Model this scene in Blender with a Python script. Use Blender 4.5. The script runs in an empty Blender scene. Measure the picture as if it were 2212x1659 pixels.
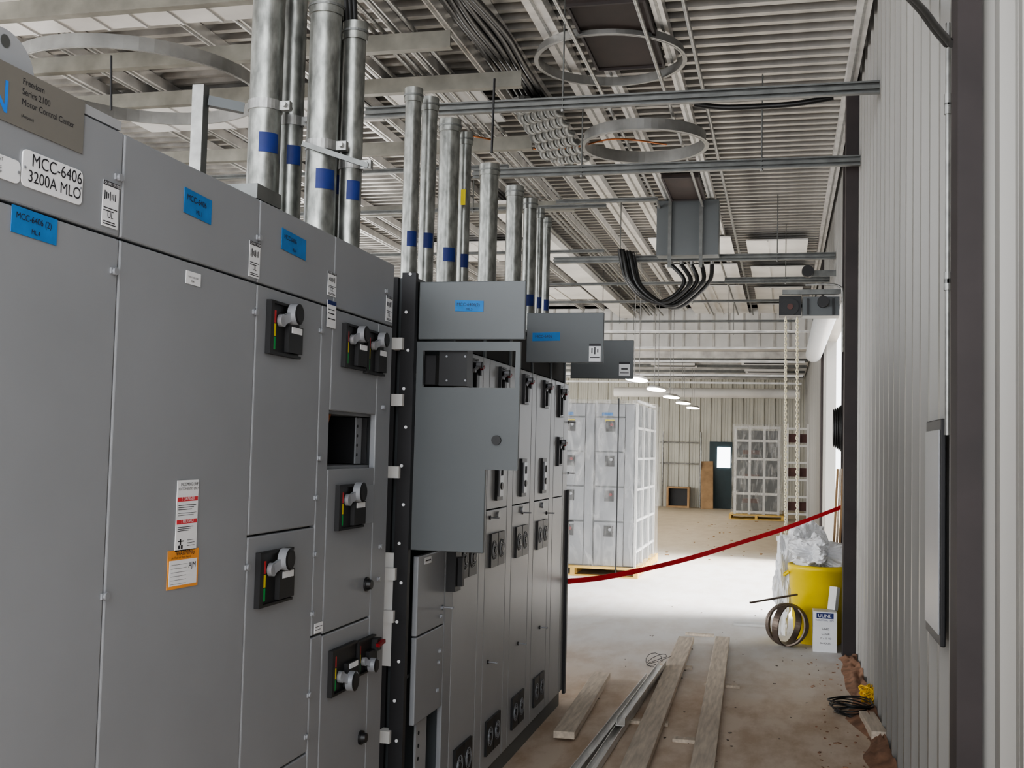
import bpy, math, random
from mathutils import Vector, Matrix, noise
random.seed(4)
V=Vector
S=bpy.context.scene
COL=S.collection
try: S.view_settings.look='AgX - Medium High Contrast'
except Exception: pass
# ------------------------------------------------------------ camera
FPX=2400.0; CW=2212.0; CH=1659.0
H=1.63
yaw=math.radians(13.8); pitch=math.radians(3.25); roll=math.radians(1.4)
R=(Matrix.Rotation(yaw,3,'Z')@Matrix.Rotation(math.radians(90)+pitch,3,'X')@Matrix.Rotation(roll,3,'Z'))
cam_d=bpy.data.cameras.new('camera'); cam=bpy.data.objects.new('camera',cam_d); COL.objects.link(cam)
cam.matrix_world=Matrix.Translation((0,0,H))@R.to_4x4()
cam_d.sensor_width=36; cam_d.lens=36*FPX/CW; cam_d.clip_start=0.05; cam_d.clip_end=300
S.camera=cam
C0=V((0,0,H))
# surveying helpers: intersect a sight line with a real plane of the building
def ray(px,py): return R@V(((px-CW/2)/FPX,-(py-CH/2)/FPX,-1))
def on(ax,px,py,val):
    d=ray(px,py); t=(val-C0[ax])/d[ax]; return C0+d*t
def onx(px,py,x): return on(0,px,py,x)
def ony(px,py,y): return on(1,px,py,y)
def onz(px,py,z): return on(2,px,py,z)
FX=-1.352
def F(px,py):
    p=onx(px,py,FX); return p.y,p.z
# ------------------------------------------------------------ materials
def mat(name,col,rough=.6,metal=0.0,var=.12,scale=6,bump=0.0,alpha=None,emit=0,detail=4,stretch=None,spec=None):
    m=bpy.data.materials.new(name); m.use_nodes=True
    nt=m.node_tree; b=nt.nodes['Principled BSDF']
    tc=nt.nodes.new('ShaderNodeTexCoord'); n=nt.nodes.new('ShaderNodeTexNoise')
    n.inputs['Scale'].default_value=scale; n.inputs['Detail'].default_value=detail
    src=tc.outputs['Object']
    if stretch:
        mp=nt.nodes.new('ShaderNodeMapping'); mp.inputs['Scale'].default_value=stretch
        nt.links.new(src,mp.inputs['Vector']); src=mp.outputs['Vector']
    nt.links.new(src,n.inputs['Vector'])
    mx=nt.nodes.new('ShaderNodeMix'); mx.data_type='RGBA'
    mr=nt.nodes.new('ShaderNodeMapRange'); mr.inputs[1].default_value=.3; mr.inputs[2].default_value=.7
    nt.links.new(n.outputs['Fac'],mr.inputs[0]); nt.links.new(mr.outputs[0],mx.inputs[0])
    mx.inputs[6].default_value=(*[max(0,c*(1-var)) for c in col],1)
    mx.inputs[7].default_value=(*[min(1,c*(1+var)) for c in col],1)
    nt.links.new(mx.outputs[2],b.inputs['Base Color'])
    b.inputs['Roughness'].default_value=rough; b.inputs['Metallic'].default_value=metal
    if spec is not None: b.inputs['Specular IOR Level'].default_value=spec
    if bump:
        bp=nt.nodes.new('ShaderNodeBump'); bp.inputs['Strength'].default_value=bump; bp.inputs['Distance'].default_value=.01
        nt.links.new(n.outputs['Fac'],bp.inputs['Height']); nt.links.new(bp.outputs[0],b.inputs['Normal'])
    if emit:
        b.inputs['Emission Color'].default_value=(*col,1); b.inputs['Emission Strength'].default_value=emit
    if alpha is not None: b.inputs['Alpha'].default_value=alpha
    return m
PAINT=mat('cabinet_gray_paint',(.245,.255,.27),.42,0,.04,3)
PAINTD=mat('cabinet_dark_gray_paint',(.095,.105,.11),.45,0,.05,3)
PAINTL=mat('cabinet_light_gray_paint',(.34,.35,.365),.4,0,.05,3)
BLACK=mat('black_plastic',(.010,.010,.011),.45,0,.2)
BLACKM=mat('black_painted_steel',(.015,.015,.017),.5,.0,.2)
DARKIN=mat('dark_interior',(.02,.02,.022),.8)
WHITE=mat('white_label',(.75,.76,.78),.5,0,.04)
WHITEP=mat('white_paint',(.62,.62,.61),.5,0,.06)
SILV=mat('gray_handle',(.30,.31,.33),.35,.3,.05)
RED=mat('red_plastic',(.2,.01,.013),.4); YEL=mat('yellow_mark',(.8,.65,.03),.5); GRN=mat('green_mark',(.02,.35,.08),.5)
REDM=mat('red_mark',(.6,.03,.03),.5)
BLUE=mat('blue_tape',(.02,.16,.42),.7,0,.15,20); BLUED=mat('dark_blue_tape',(.008,.022,.14),.6,0,.15,20)
EBLUE=mat('logo_blue',(.02,.2,.75),.4); INK=mat('ink',(.02,.02,.025),.6)
PLATEG=mat('nameplate_gray',(.21,.20,.18),.4,.3,.05)
ORANGE=mat('orange_label',(.75,.3,.05),.5); REDL=mat('label_red',(.6,.04,.05),.5)
GALV=mat('galvanized_steel',(.30,.30,.29),.42,.75,.25,18,.05)
GALVP=mat('galvanized_conduit',(.235,.24,.225),.36,.8,.45,16,.08,stretch=(2,2,.8),detail=6)
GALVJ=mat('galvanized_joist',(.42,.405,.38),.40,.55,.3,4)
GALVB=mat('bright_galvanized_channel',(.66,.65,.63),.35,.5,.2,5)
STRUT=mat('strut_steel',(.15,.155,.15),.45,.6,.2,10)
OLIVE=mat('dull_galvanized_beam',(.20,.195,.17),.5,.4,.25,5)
DECK=mat('roof_deck',(.13,.12,.11),.7,.2,.4,1.2)
LINER=mat('white_liner_panel',(.55,.55,.54),.5,0,.15,1.5)
LINERF=mat('pale_liner_panel',(.66,.65,.63),.5,0,.12,1.5)
DUCT=mat('duct_sheet_metal',(.30,.30,.29),.4,.65,.25,4)
WALL=mat('ribbed_wall_steel',(.285,.278,.262),.42,.12,.10,1.5,stretch=(1,1,.2))
WALLF=mat('cream_wall_steel',(.47,.46,.41),.55,.0,.08,1.5)
BROWN=mat('brown_primer_steel',(.030,.023,.023),.6,0,.25,4)
BROWNH=mat('brown_shaft',(.025,.016,.013),.7,0,.3,3)
WOOD=mat('weathered_board',(.60,.52,.43),.8,0,.2,4,.2,stretch=(12,1,12))
PALLET=mat('pallet_wood',(.62,.42,.13),.75,0,.2,5)
PLY=mat('plywood',(.34,.22,.12),.8,0,.2,5)
DIRT=mat('red_dirt',(.27,.15,.095),.95,0,.4,9,.6)
CAN=mat('yellow_can_plastic',(.80,.60,.01),.45,0,.05)
BAG=mat('white_plastic_sheet',(.85,.86,.88),.35,0,.05,alpha=.88)
STEELB=mat('banding_steel',(.13,.10,.08),.45,.5,.3,10)
CABLE=mat('black_cable',(.012,.012,.012),.4)
COPPER=mat('copper_cable',(.45,.17,.07),.35,.8)
TAPER=mat('red_barrier_tape',(.68,.02,.035),.4)
LAMP=mat('lamp_glow',(1,.93,.8),.5,emit=26)
SKYW=mat('daylit_glass',(.9,.95,1),.3,emit=5)
CHAIN=mat('chain_zinc',(.80,.74,.56),.5,.0)
TEAL=mat('dark_teal_door',(.015,.035,.042),.5)
ROPE=mat('yellow_rope',(.8,.5,.03),.8,0,.2,40)
REDFR=mat('red_primer_parts',(.10,.045,.04),.6)
def wrapmat():
    m=bpy.data.materials.new('shrink_wrap'); m.use_nodes=True; nt=m.node_tree; nt.nodes.clear()
    o=nt.nodes.new('ShaderNodeOutputMaterial'); mx=nt.nodes.new('ShaderNodeMixShader'); t=nt.nodes.new('ShaderNodeBsdfTransparent')
    p=nt.nodes.new('ShaderNodeBsdfPrincipled'); p.inputs['Base Color'].default_value=(.62,.62,.61,1); p.inputs['Roughness'].default_value=.15
    tc=nt.nodes.new('ShaderNodeTexCoord'); mp=nt.nodes.new('ShaderNodeMapping'); mp.inputs['Scale'].default_value=(2,2,.6); n=nt.nodes.new('ShaderNodeTexNoise'); n.inputs['Scale'].default_value=4; n.inputs['Detail'].default_value=6; n.inputs['Distortion'].default_value=1.5
    r=nt.nodes.new('ShaderNodeMapRange'); r.inputs[1].default_value=.46; r.inputs[2].default_value=.74; r.inputs[3].default_value=.14; r.inputs[4].default_value=.5
    l=nt.links.new; l(tc.outputs['Object'],mp.inputs[0]); l(mp.outputs[0],n.inputs['Vector']); l(n.outputs['Fac'],r.inputs[0]); l(r.outputs[0],mx.inputs[0]); l(t.outputs[0],mx.inputs[1]); l(p.outputs[0],mx.inputs[2]); l(mx.outputs[0],o.inputs[0])
    bp=nt.nodes.new('ShaderNodeBump'); bp.inputs['Strength'].default_value=.5; bp.inputs['Distance'].default_value=.06; l(n.outputs['Fac'],bp.inputs['Height']); l(bp.outputs[0],p.inputs['Normal'])
    return m
WRAP=wrapmat()
def floormat():
    m=bpy.data.materials.new('dusty_concrete'); m.use_nodes=True; nt=m.node_tree; b=nt.nodes['Principled BSDF']; l=nt.links.new
    g=nt.nodes.new('ShaderNodeNewGeometry'); sp=nt.nodes.new('ShaderNodeSeparateXYZ'); l(g.outputs['Position'],sp.inputs[0])
    n1=nt.nodes.new('ShaderNodeTexNoise'); n1.inputs['Scale'].default_value=.8; n1.inputs['Detail'].default_value=8; n1.inputs['Roughness'].default_value=.6; l(g.outputs['Position'],n1.inputs['Vector'])
    mp=nt.nodes.new('ShaderNodeMapping'); mp.inputs['Scale'].default_value=(2.0,.8,1); l(g.outputs['Position'],mp.inputs[0])
    n2=nt.nodes.new('ShaderNodeTexNoise'); n2.inputs['Scale'].default_value=2.2; n2.inputs['Detail'].default_value=9; n2.inputs['Roughness'].default_value=.65; l(mp.outputs[0],n2.inputs['Vector'])
    ad=nt.nodes.new('ShaderNodeMath'); ad.operation='MULTIPLY_ADD'; l(n1.outputs['Fac'],ad.inputs[0]); ad.inputs[1].default_value=3.0; l(sp.outputs[1],ad.inputs[2])
    cr_=nt.nodes.new('ShaderNodeValToRGB'); mr=nt.nodes.new('ShaderNodeMapRange'); mr.inputs[1].default_value=0; mr.inputs[2].default_value=40; l(ad.outputs[0],mr.inputs[0]); l(mr.outputs[0],cr_.inputs[0])
    e=cr_.color_ramp.elements; e[0].position=.225; e[0].color=(.64,.53,.425,1); e[1].position=.275; e[1].color=(.68,.665,.65,1)
    x=cr_.color_ramp.elements.new(.44); x.color=(.66,.64,.61,1); x=cr_.color_ramp.elements.new(.52); x.color=(.52,.44,.33,1)
    c2=nt.nodes.new('ShaderNodeValToRGB'); e=c2.color_ramp.elements; e[0].position=.38; e[0].color=(.70,.60,.50,1); e[1].position=.58; e[1].color=(1.0,1.0,1.0,1); l(n2.outputs['Fac'],c2.inputs[0])
    fm=nt.nodes.new('ShaderNodeMapRange'); fm.inputs[1].default_value=8.5; fm.inputs[2].default_value=11; fm.inputs[3].default_value=.85; fm.inputs[4].default_value=.3; l(ad.outputs[0],fm.inputs[0])
    mx=nt.nodes.new('ShaderNodeMix'); mx.data_type='RGBA'; mx.blend_type='MULTIPLY'; l(fm.outputs[0],mx.inputs[0]); l(cr_.outputs[0],mx.inputs[6]); l(c2.outputs[0],mx.inputs[7])
    l(mx.outputs[2],b.inputs['Base Color']); b.inputs['Roughness'].default_value=.6
    bp=nt.nodes.new('ShaderNodeBump'); bp.inputs['Strength'].default_value=.08; bp.inputs['Distance'].default_value=.02; l(n2.outputs['Fac'],bp.inputs['Height']); l(bp.outputs[0],b.inputs['Normal'])
    return m
FLOOR=floormat()
# ------------------------------------------------------------ mesh builder
WO={}
class MB:
    def __init__(s): s.v=[];s.f=[];s.mi=[];s.mats=[];s.sm=[]
    def add(s,vs,fs,m,smooth=False):
        if m not in s.mats: s.mats.append(m)
        k=s.mats.index(m); o=len(s.v); s.v+= [V(a) for a in vs]
        for f in fs: s.f.append([i+o for i in f]); s.mi.append(k); s.sm.append(smooth)
        return s
    def box(s,x0,x1,y0,y1,z0,z1,m):
        if x0>x1:x0,x1=x1,x0
        if y0>y1:y0,y1=y1,y0
        if z0>z1:z0,z1=z1,z0
        return s.add([(x0,y0,z0),(x1,y0,z0),(x1,y1,z0),(x0,y1,z0),(x0,y0,z1),(x1,y0,z1),(x1,y1,z1),(x0,y1,z1)],
          [(0,3,2,1),(4,5,6,7),(0,1,5,4),(1,2,6,5),(2,3,7,6),(3,0,4,7)],m)
    def obox(s,c,a,b,d,m):
        c,a,b,d=V(c),V(a),V(b),V(d)
        if a.cross(b).dot(d)<0: a=-a
        P=[c+i*a+j*b+k*d for k in(-1,1) for j in(-1,1) for i in(-1,1)]
        return s.add(P,[(0,2,3,1),(4,5,7,6),(0,1,5,4),(1,3,7,5),(3,2,6,7),(2,0,4,6)],m)
    def beam(s,p0,p1,w,h,m,up=(0,0,1)):
        p0,p1=V(p0),V(p1); d=(p1-p0); L=d.length; d.normalize(); r=d.cross(V(up)).normalized(); u=r.cross(d)
        return s.obox((p0+p1)/2,d*L/2,r*w/2,u*h/2,m)
    def cyl(s,p0,p1,r,m,n=20,r2=None,caps=True):
        p0,p1=V(p0),V(p1); r2=r if r2 is None else r2; d=(p1-p0).normalized()
        a=d.orthogonal().normalized(); b=d.cross(a)
        vs=[]
        for p,q in((p0,r),(p1,r2)):
            for i in range(n):
                t=2*math.pi*i/n; vs.append(p+a*math.cos(t)*q+b*math.sin(t)*q)
        s.add(vs,[(i,(i+1)%n,n+(i+1)%n,n+i) for i in range(n)],m,True)
        if caps: s.add(vs,[tuple(reversed(range(n))),tuple(range(n,2*n))],m)
        return s
    def tube(s,pts,r,m,n=8,closed=False):
        pts=[V(p) for p in pts]; N=len(pts); vs=[]; prev=None
        for i,p in enumerate(pts):
            if closed: d=pts[(i+1)%N]-pts[i-1]
            else: d=pts[min(i+1,N-1)]-pts[max(i-1,0)]
            d.normalize()
            a=d.orthogonal().normalized() if prev is None else (prev-d*prev.dot(d)).normalized()
            prev=a; b=d.cross(a)
            for k in range(n):
                t=2*math.pi*k/n; vs.append(p+a*math.cos(t)*r+b*math.sin(t)*r)
        fs=[]
        for i in range(N if closed else N-1):
            j=(i+1)%N
            for k in range(n): fs.append((i*n+k,i*n+(k+1)%n,j*n+(k+1)%n,j*n+k))
        s.add(vs,fs,m,True)
        if not closed: s.add(vs,[tuple(reversed(range(n))),tuple(range((N-1)*n,N*n))],m)
        return s
    def hoop(s,c,ax,R_,w,t,m,n=40):
        c,ax=V(c),V(ax).normalized(); a=ax.orthogonal().normalized(); b=ax.cross(a); vs=[]
        for i in range(n):
            q=2*math.pi*i/n; e=a*math.cos(q)+b*math.sin(q)
            vs+=[c+e*R_-ax*w/2,c+e*R_+ax*w/2,c+e*(R_-t)+ax*w/2,c+e*(R_-t)-ax*w/2]
        fs=[]
        for i in range(n):
            j=(i+1)%n
            for k in range(4): fs.append((i*4+k,j*4+k,j*4+(k+1)%4,i*4+(k+1)%4))
        return s.add(vs,fs,m,False)
    def text(s,body,size,O,u,v,m):
        cu=bpy.data.curves.new('t','FONT'); cu.body=body; cu.size=size; ob=bpy.data.objects.new('t',cu); COL.objects.link(ob)
        dg=bpy.context.evaluated_depsgraph_get(); dg.update(); me=bpy.data.meshes.new_from_object(ob.evaluated_get(dg))
        vs=[V(O)+V(u)*w.co.x+V(v)*w.co.y for w in me.vertices]; fs=[tuple(p.vertices) for p in me.polygons]
        bpy.data.objects.remove(ob); bpy.data.curves.remove(cu); bpy.data.meshes.remove(me)
        if vs: s.add(vs,fs,m)
        return s
    def obj(s,name,parent=None,label=None,cat=None,group=None,bevel=0,kind=None,origin=None):
        xs=[p.x for p in s.v];ys=[p.y for p in s.v];zs=[p.z for p in s.v]
        o=V(origin) if origin is not None else V(((min(xs)+max(xs))/2,(min(ys)+max(ys))/2,min(zs)))
        me=bpy.data.meshes.new(name); me.from_pydata([p-o for p in s.v],[],s.f)
        for m in s.mats: me.materials.append(m)
        me.polygons.foreach_set('material_index',s.mi); me.polygons.foreach_set('use_smooth',s.sm); me.update()
        ob=bpy.data.objects.new(name,me); COL.objects.link(ob)
        ob.location=o-(WO[parent.name] if parent else V((0,0,0)))
        if parent: ob.parent=parent
        WO[ob.name]=o
        if label: ob['label']=label
        if cat: ob['category']=cat
        if group: ob['group']=group
        if kind: ob['kind']=kind
        if bevel:
            bm=ob.modifiers.new('b','BEVEL'); bm.width=bevel; bm.segments=2; bm.limit_method='ANGLE'
        return ob
def empty(name,loc,label,cat,group=None):
    e=bpy.data.objects.new(name,None); COL.objects.link(e); e.location=loc; WO[e.name]=V(loc); e.empty_display_size=.1
    e['label']=label; e['category']=cat
    if group: e['group']=group
    return e
def dup(ob,loc,**kw):
    c=ob.copy(); COL.objects.link(c); c.location=loc; WO[c.name]=V(loc)
    return c
Z=V((0,0,1)); UX=V((1,0,0)); UY=V((0,1,0))
def struct(mb,name): return mb.obj(name,kind='structure',origin=(0,0,0))
def cr(P,n=5):
    out=[]
    for k in range(len(P)-1):
        p0=P[max(k-1,0)];p1=P[k];p2=P[k+1];p3_=P[min(k+2,len(P)-1)]
        for t in range(n):
            t/=n; out.append(.5*((2*p1)+(p2-p0)*t+(2*p0-5*p1+4*p2-p3_)*t*t+(3*p1-p0-3*p2+p3_)*t**3))
    out.append(P[-1]); return out
# ------------------------------------------------------------ room shell
YB=33.0; WX=.613; ZC=4.75; XL=-11.0
fl=MB(); fl.add([(XL-1,-4,0),(14,-4,0),(14,YB+.2,0),(XL-1,YB+.2,0)],[(0,1,2,3)],FLOOR); struct(fl,'floor')
def ribs(mb,p0,p1,z0,z1,nrm,m,per=.305,dep=.036):
    p0,p1=V(p0),V(p1); L=(p1-p0).length; d=(p1-p0)/L; n=V(nrm); prof=[]
    k=0
    while k*per<L:
        b=k*per
        for a,h in ((0,0),(.02,1),(.065,1),(.085,0),(.145,0),(.152,.2),(.172,.2),(.18,0),(.22,0),(.227,.2),(.247,.2),(.255,0)):
            if b+a<=L: prof.append((b+a,h*dep))
        k+=1
    prof.append((L,0)); vs=[];fs=[]
    for a,h in prof:
        q=p0+d*a+n*h; vs+=[V((q.x,q.y,z0)),V((q.x,q.y,z1))]
    for i in range(len(prof)-1): fs.append((2*i,2*i+2,2*i+3,2*i+1))
    mb.add(vs,fs,m)
w=MB()
OY0,OY1,OZ=11.6,17.5,3.35
ribs(w,(WX,-1,0),(WX,OY0,0),0,5.4,(-1,0,0),WALL); ribs(w,(WX,OY0,0),(WX,OY1,0),OZ,5.4,(-1,0,0),WALL); ribs(w,(WX,OY1,0),(WX,YB,0),0,5.4,(-1,0,0),WALL)
w.box(WX+.002,WX+.15,-1,OY0,0,5.4,WALL); w.box(WX+.002,WX+.15,OY0,OY1,OZ,5.4,WALL); w.box(WX+.002,WX+.15,OY1,YB,0,5.4,WALL)
struct(w,'wall_right')
w=MB(); ribs(w,(XL,YB,0),(WX,YB,0),0,5.4,(0,-1,0),WALLF); w.box(XL,WX+.15,YB+.002,YB+.15,0,5.4,WALLF); struct(w,'wall_back')
w=MB(); ribs(w,(XL,9,0),(XL,YB,0),0,5.4,(1,0,0),WALLF); w.box(XL-.15,XL-.002,9,YB,0,5.4,WALLF); struct(w,'wall_left')
w=MB(); w.box(XL-.15,WX+.15,-1,YB+.15,5.15,5.3,DECK)
struct(w,'ceiling')
# ------------------------------------------------------------ joists
def cprof(mb,x0,x1,y,z0,z1,m,fl_=.05,t=.006):
    mb.box(x0,x1,y,y+t,z0,z1,m); mb.box(x0,x1,y+t,y+fl_,z0,z0+t,m); mb.box(x0,x1,y+t,y+fl_,z1-t,z1,m)
    mb.box(x0,x1,y+fl_-t,y+fl_,z0+t,z0+.018,m)
j=MB(); cprof(j,XL+.02,WX-.06,0,ZC,ZC+.12,GALVJ,.06)
j0=j.obj('ceiling_joist',label='galvanized C-shaped steel joist spanning the open ceiling',cat='joist',group='galvanized ceiling joists')
y=4.2;base=j0.location.copy()
ys=[]
while y<24.0:
    ys.append(y); y+=.185 if y<17 else .3
for i,y in enumerate(ys):
    o=j0 if i==0 else dup(j0,j0.location)
    o.location=(base.x,base.y+y,base.z)
def runner(px,py,x=None,y0=4.5,y1=24,z=ZC-.09,w_=.06,h=.085,m=GALVB):
    X=onz(px,py,z).x if x is None else x
    b=MB(); t=.006
    b.box(X-w_/2,X+w_/2,y0,y1,z,z+t,m); b.box(X-w_/2,X-w_/2+t,y0,y1,z+t,z+h,m); b.box(X+w_/2-t,X+w_/2,y0,y1,z+t,z+h,m)
    b.box(X-.010,X+.010,y0,y1,z-.006,z-.0005,GALV)
    b.obj('ceiling_channel',label='bright galvanized channel running lengthwise under the joists',cat='metal channel',group='lengthwise ceiling channels')
for px,w_ in((1030,.15),(1158,.14),(1256,.09),(1420,.08)): runner(px,20,w_=w_)
runner(0,0,x=WX-.11,w_=.09)
for px,py,w_ in((1022,250,.07),(1112,245,.05),(800,272,.07),(868,285,.05),(330,262,.09),(430,272,.06),(600,200,.06),(640,30,.07),(120,60,.07),(960,300,.05)): runner(px,py,w_=w_)
b=MB(); b.box(-3.5,-3.15,12.5,24,4.50,4.52,LINERF); b.box(-3.5,-3.48,12.5,24,4.52,4.6,LINERF); b.box(-3.17,-3.15,12.5,24,4.52,4.6,LINERF)
b.obj('cable_tray',label='wide pale sheet metal tray running under the ceiling',cat='cable tray')
def rpanel(x0,x1,y0,y1,z,label='white steel ceiling liner panel under the joists',grp='white liner panels',m=LINER):
    mb=MB(); mb.box(x0,x1,y0,y1,z,z+.02,m); n=int((x1-x0)/.3)
    for k in range(1,n): mb.box(x0+k*.3-.01,x0+k*.3+.01,y0,y1,z-.012,z,m)
    mb.obj('liner_panel',label=label,cat='ceiling panel',group=grp)
rpanel(-6.0,-3.5,5.9,7.0,4.60); rpanel(-6.0,-3.6,8.6,9.5,4.60); rpanel(-3.3,-2.5,8.6,9.7,4.60)
yy=15.6;k=0
while yy<23:
    rpanel(-1.9,-.75,yy,yy+1.9,4.62,m=LINERF)
    if k%2==0: rpanel(-5.4,-3.7,yy,yy+1.6,4.62,m=LINERF)
    rpanel(-.55,.3,yy+.3,yy+1.8,4.62,m=LINERF)
    yy+=2.3;k+=1
b=MB(); b.box(XL+.05,WX-.05,24.3,YB-.05,3.85,3.9,LINERF)
b.obj('ceiling_soffit',label='pale steel lined lower ceiling over the far bay',cat='ceiling panel')
b=MB(); b.box(XL+.05,WX-.05,24.25,24.29,3.86,4.74,LINER)
for k in range(36): b.box(XL+.2+k*.32,XL+.24+k*.32,24.235,24.249,3.86,4.74,GALVJ)
b.obj('soffit_fascia',label='pale ribbed metal fascia where the ceiling drops lower',cat='fascia')
for k in range(9):
    yv=24.8+k*.9
    b=MB(); b.box(XL+.1,WX-.1,yv,yv+.06,3.70,3.845,STRUT if k%2 else GALVJ); b.obj('soffit_rib',label='galvanized rib across the lower far ceiling',cat='rib',group='far ceiling ribs')
for xx,yv in((-.9,25.2),(-.9,28.0),(-3,26.2)):
    b=MB(); b.box(xx,xx+.9,yv,yv+.7,3.66,3.695,BLACKM); b.box(xx-.06,xx+.96,yv-.06,yv-.001,3.64,3.695,LINERF); b.box(xx-.06,xx+.96,yv+.701,yv+.76,3.64,3.695,LINERF)
    b.obj('ceiling_vent',label='dark square vent framed in white in the ceiling',cat='vent',group='ceiling vents')
def strut(y,x0,x1,z,double=True,rods=(),m=STRUT):
    b=MB(); hh=.041
    for q in ((0,1) if double else (0,)):
        zz=z+q*hh
        b.box(x0,x1,y,y+.003,zz,zz+.012,m); b.box(x0,x1,y,y+.003,zz+hh-.012,zz+hh,m); b.box(x0,x1,y+.003,y+.041,zz,zz+.003,m); b.box(x0,x1,y+.003,y+.041,zz+hh-.004,zz+hh-.001,m); b.box(x0,x1,y+.038,y+.041,zz+.003,zz+hh-.004,m)
    o=b.obj('cross_strut',label='slotted galvanized strut channel hung across the aisle',cat='strut channel',group='cross struts')
    for rx in rods:
        r=MB(); r.cyl((rx,y+.02,z-.02),(rx,y+.02,ZC),.006,STRUT,8); r.cyl((rx,y+.02,z-.016),(rx,y+.02,z-.001),.014,GALV,6); r.obj('threaded_rod',parent=o)
    return o
p=ony(1912,186,7.35); strut(7.35,ony(785,240,7.35).x,WX-.037,p.z-.04,rods=(-1.5,))
p=ony(1868,345,9.2); strut(9.2,ony(1020,365,9.2).x,WX-.037,p.z-.04,rods=(-1.7,-.2))
p3=ony(1805,552,13.6); strut(13.6,ony(1195,562,13.6).x,WX-.037,p3.z-.04,rods=(-2,-.1))
strut(15.4,ony(1565,612,15.4).x,WX-.037,ony(1565,612,15.4).z,rods=(0,))
strut(18.5,-4.5,-.1,4.1,False,rods=(-3,-1.5)); strut(20.5,-5.0,.2,4.0,False,rods=(-3,-1)); strut(22.5,-5.0,.2,4.0,False,rods=(-3,-1)); strut(16.8,-5,.3,4.15,False,rods=(-2.5,))
for yv,zv in ((19.5,3.7),(21.5,3.6),(23.5,3.5),(25.5,3.35),(27.5,3.3)): strut(yv,-5.5,.4,zv,False,rods=(),m=GALVB)
strut(11.2,ony(1200,440,11.2).x,ony(1420,440,11.2).x,ony(1200,440,11.2).z,False,rods=())
strut(11.8,-7,-1.9,4.25,False,rods=(-3.4,)); strut(14.8,-8,-2.4,4.3,False,rods=(-3.4,)); strut(10.2,-8,-2.6,4.3,False,rods=(-3.4,))
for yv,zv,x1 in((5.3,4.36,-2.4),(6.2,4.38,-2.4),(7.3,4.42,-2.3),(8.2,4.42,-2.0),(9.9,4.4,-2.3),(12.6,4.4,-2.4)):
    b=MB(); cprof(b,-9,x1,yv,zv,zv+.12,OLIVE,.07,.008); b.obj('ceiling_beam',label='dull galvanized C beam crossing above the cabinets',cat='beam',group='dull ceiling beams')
def collar(px,py,z,r,h,label,rim=.03):
    c=onz(px,py,z); b=MB(); b.hoop(c+Z*h/2,Z,r,h,.012,DUCT,56); b.hoop(c+Z*.006,Z,r+rim,.008,rim,DUCT,56)
    return b.obj('round_duct_collar',label=label,cat='duct')
collar(1318,134,4.575,.56,.07,'round sheet metal duct ring below the dark roof opening',.02)
collar(1392,318,4.42,.56,.11,'round flat-rimmed duct collar hanging under the joists')
collar(300,195,4.25,.9,.10,'wide round sheet metal duct ring under the joists',.01)
def shaft(px0,px1,py0,py1,z,label):
    a=onz(px0,py1,z); b_=onz(px1,py1,z); c=onz(px0,py0,z); b=MB(); x0,x1=a.x,b_.x
    y0,y1=min(a.y,c.y),max(a.y,c.y)
    b.box(x0,x1,y0,y1,z+.02,z+.05,BROWNH)
    for q in((x0,x0+.02,y0,y1),(x1-.02,x1,y0,y1),(x0+.02,x1-.02,y0,y0+.02),(x0+.02,x1-.02,y1-.02,y1)): b.box(*q,z-.0,z+.02,BROWN)
    b.obj('roof_opening_shaft',label=label,cat='roof opening')
shaft(1290,1440,10,155,4.60,'dark brown framed roof opening between joists')
shaft(1450,1525,385,435,4.60,'small dark brown framed roof opening')
a=ony(1422,560,13.55); b_=ony(1556,440,13.55); jb=MB(); jb.box(a.x,b_.x,13.3,13.55,a.z,b_.z,PAINTD)
jbo=jb.obj('hanging_junction_box',label='dark gray steel junction box hung from the ceiling strut',cat='electrical box',bevel=.006)
for t in(.22,.72): 
    q=MB(); xx=a.x+(b_.x-a.x)*t; q.box(xx-.02,xx+.02,13.26,13.299,a.z-.15,b_.z+.1,STRUT); q.obj('mounting_strut',parent=jbo)
for i in range(5):
    e=ony(1450+i*22,572,13.4); s0=ony(1338+i*7,548+i*2,13.35)
    g=MB(); g.cyl(e+Z*.04,e-Z*.03,.025,GALV,10)
    P=[s0+Z*.06]
    pts=[(1342+i*7,560),(1352+i*8,600+i*4),(1385+i*10,640+i*3),(1425+i*10,652+i*3),(1460+i*12,635),(1478+i*14,605)]
    P+=[ony(u,v,13.38-.05*(i%2)) for u,v in pts]; P.append(e)
    g.tube(cr(P),.026,CABLE,10)
    g.obj('looped_cable',label='thick black cable looping up into the hanging junction box',cat='cable',group='looped black cables')
for i in range(6):
    s0=onz(1110+i*16,205,4.55); e=onz(1185+i*16,335,4.55); P=[]
    for k in range(60):
        t=k/59; c=s0.lerp(e,t); ph=t*40+i; P.append(c+V((math.cos(ph)*.02,0,math.sin(ph)*.02-.05)))
    MB().tube(P,.032,STRUT,8).obj('flexible_conduit',label='twisted gray flexible conduit running below the joists',cat='conduit',group='twisted flexible conduits')
for i in range(6):
    P=[onz(945+i*14+dx,-20+dy,4.60)+V((0,0,.02*math.sin(i+dy))) for dx,dy in((0,0),(45,60),(85,110),(125,170),(170,240))]
    MB().tube(cr(P),.025,CABLE,8).obj('ceiling_cable',label='black cable laid among the ceiling channels',cat='cable',group='black ceiling cables')
P=[ony(u,v,7.5) for u,v in((1500,225),(1560,232),(1640,230),(1720,224),(1800,210))]
MB().tube(cr(P),.02,CABLE,8).obj('draped_cable',label='black cable draped along the cross strut',cat='cable')
P=[onz(u,v,4.5) for u,v in((1000,290),(1080,305),(1160,322),(1240,318),(1330,300),(1440,312))]
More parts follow.
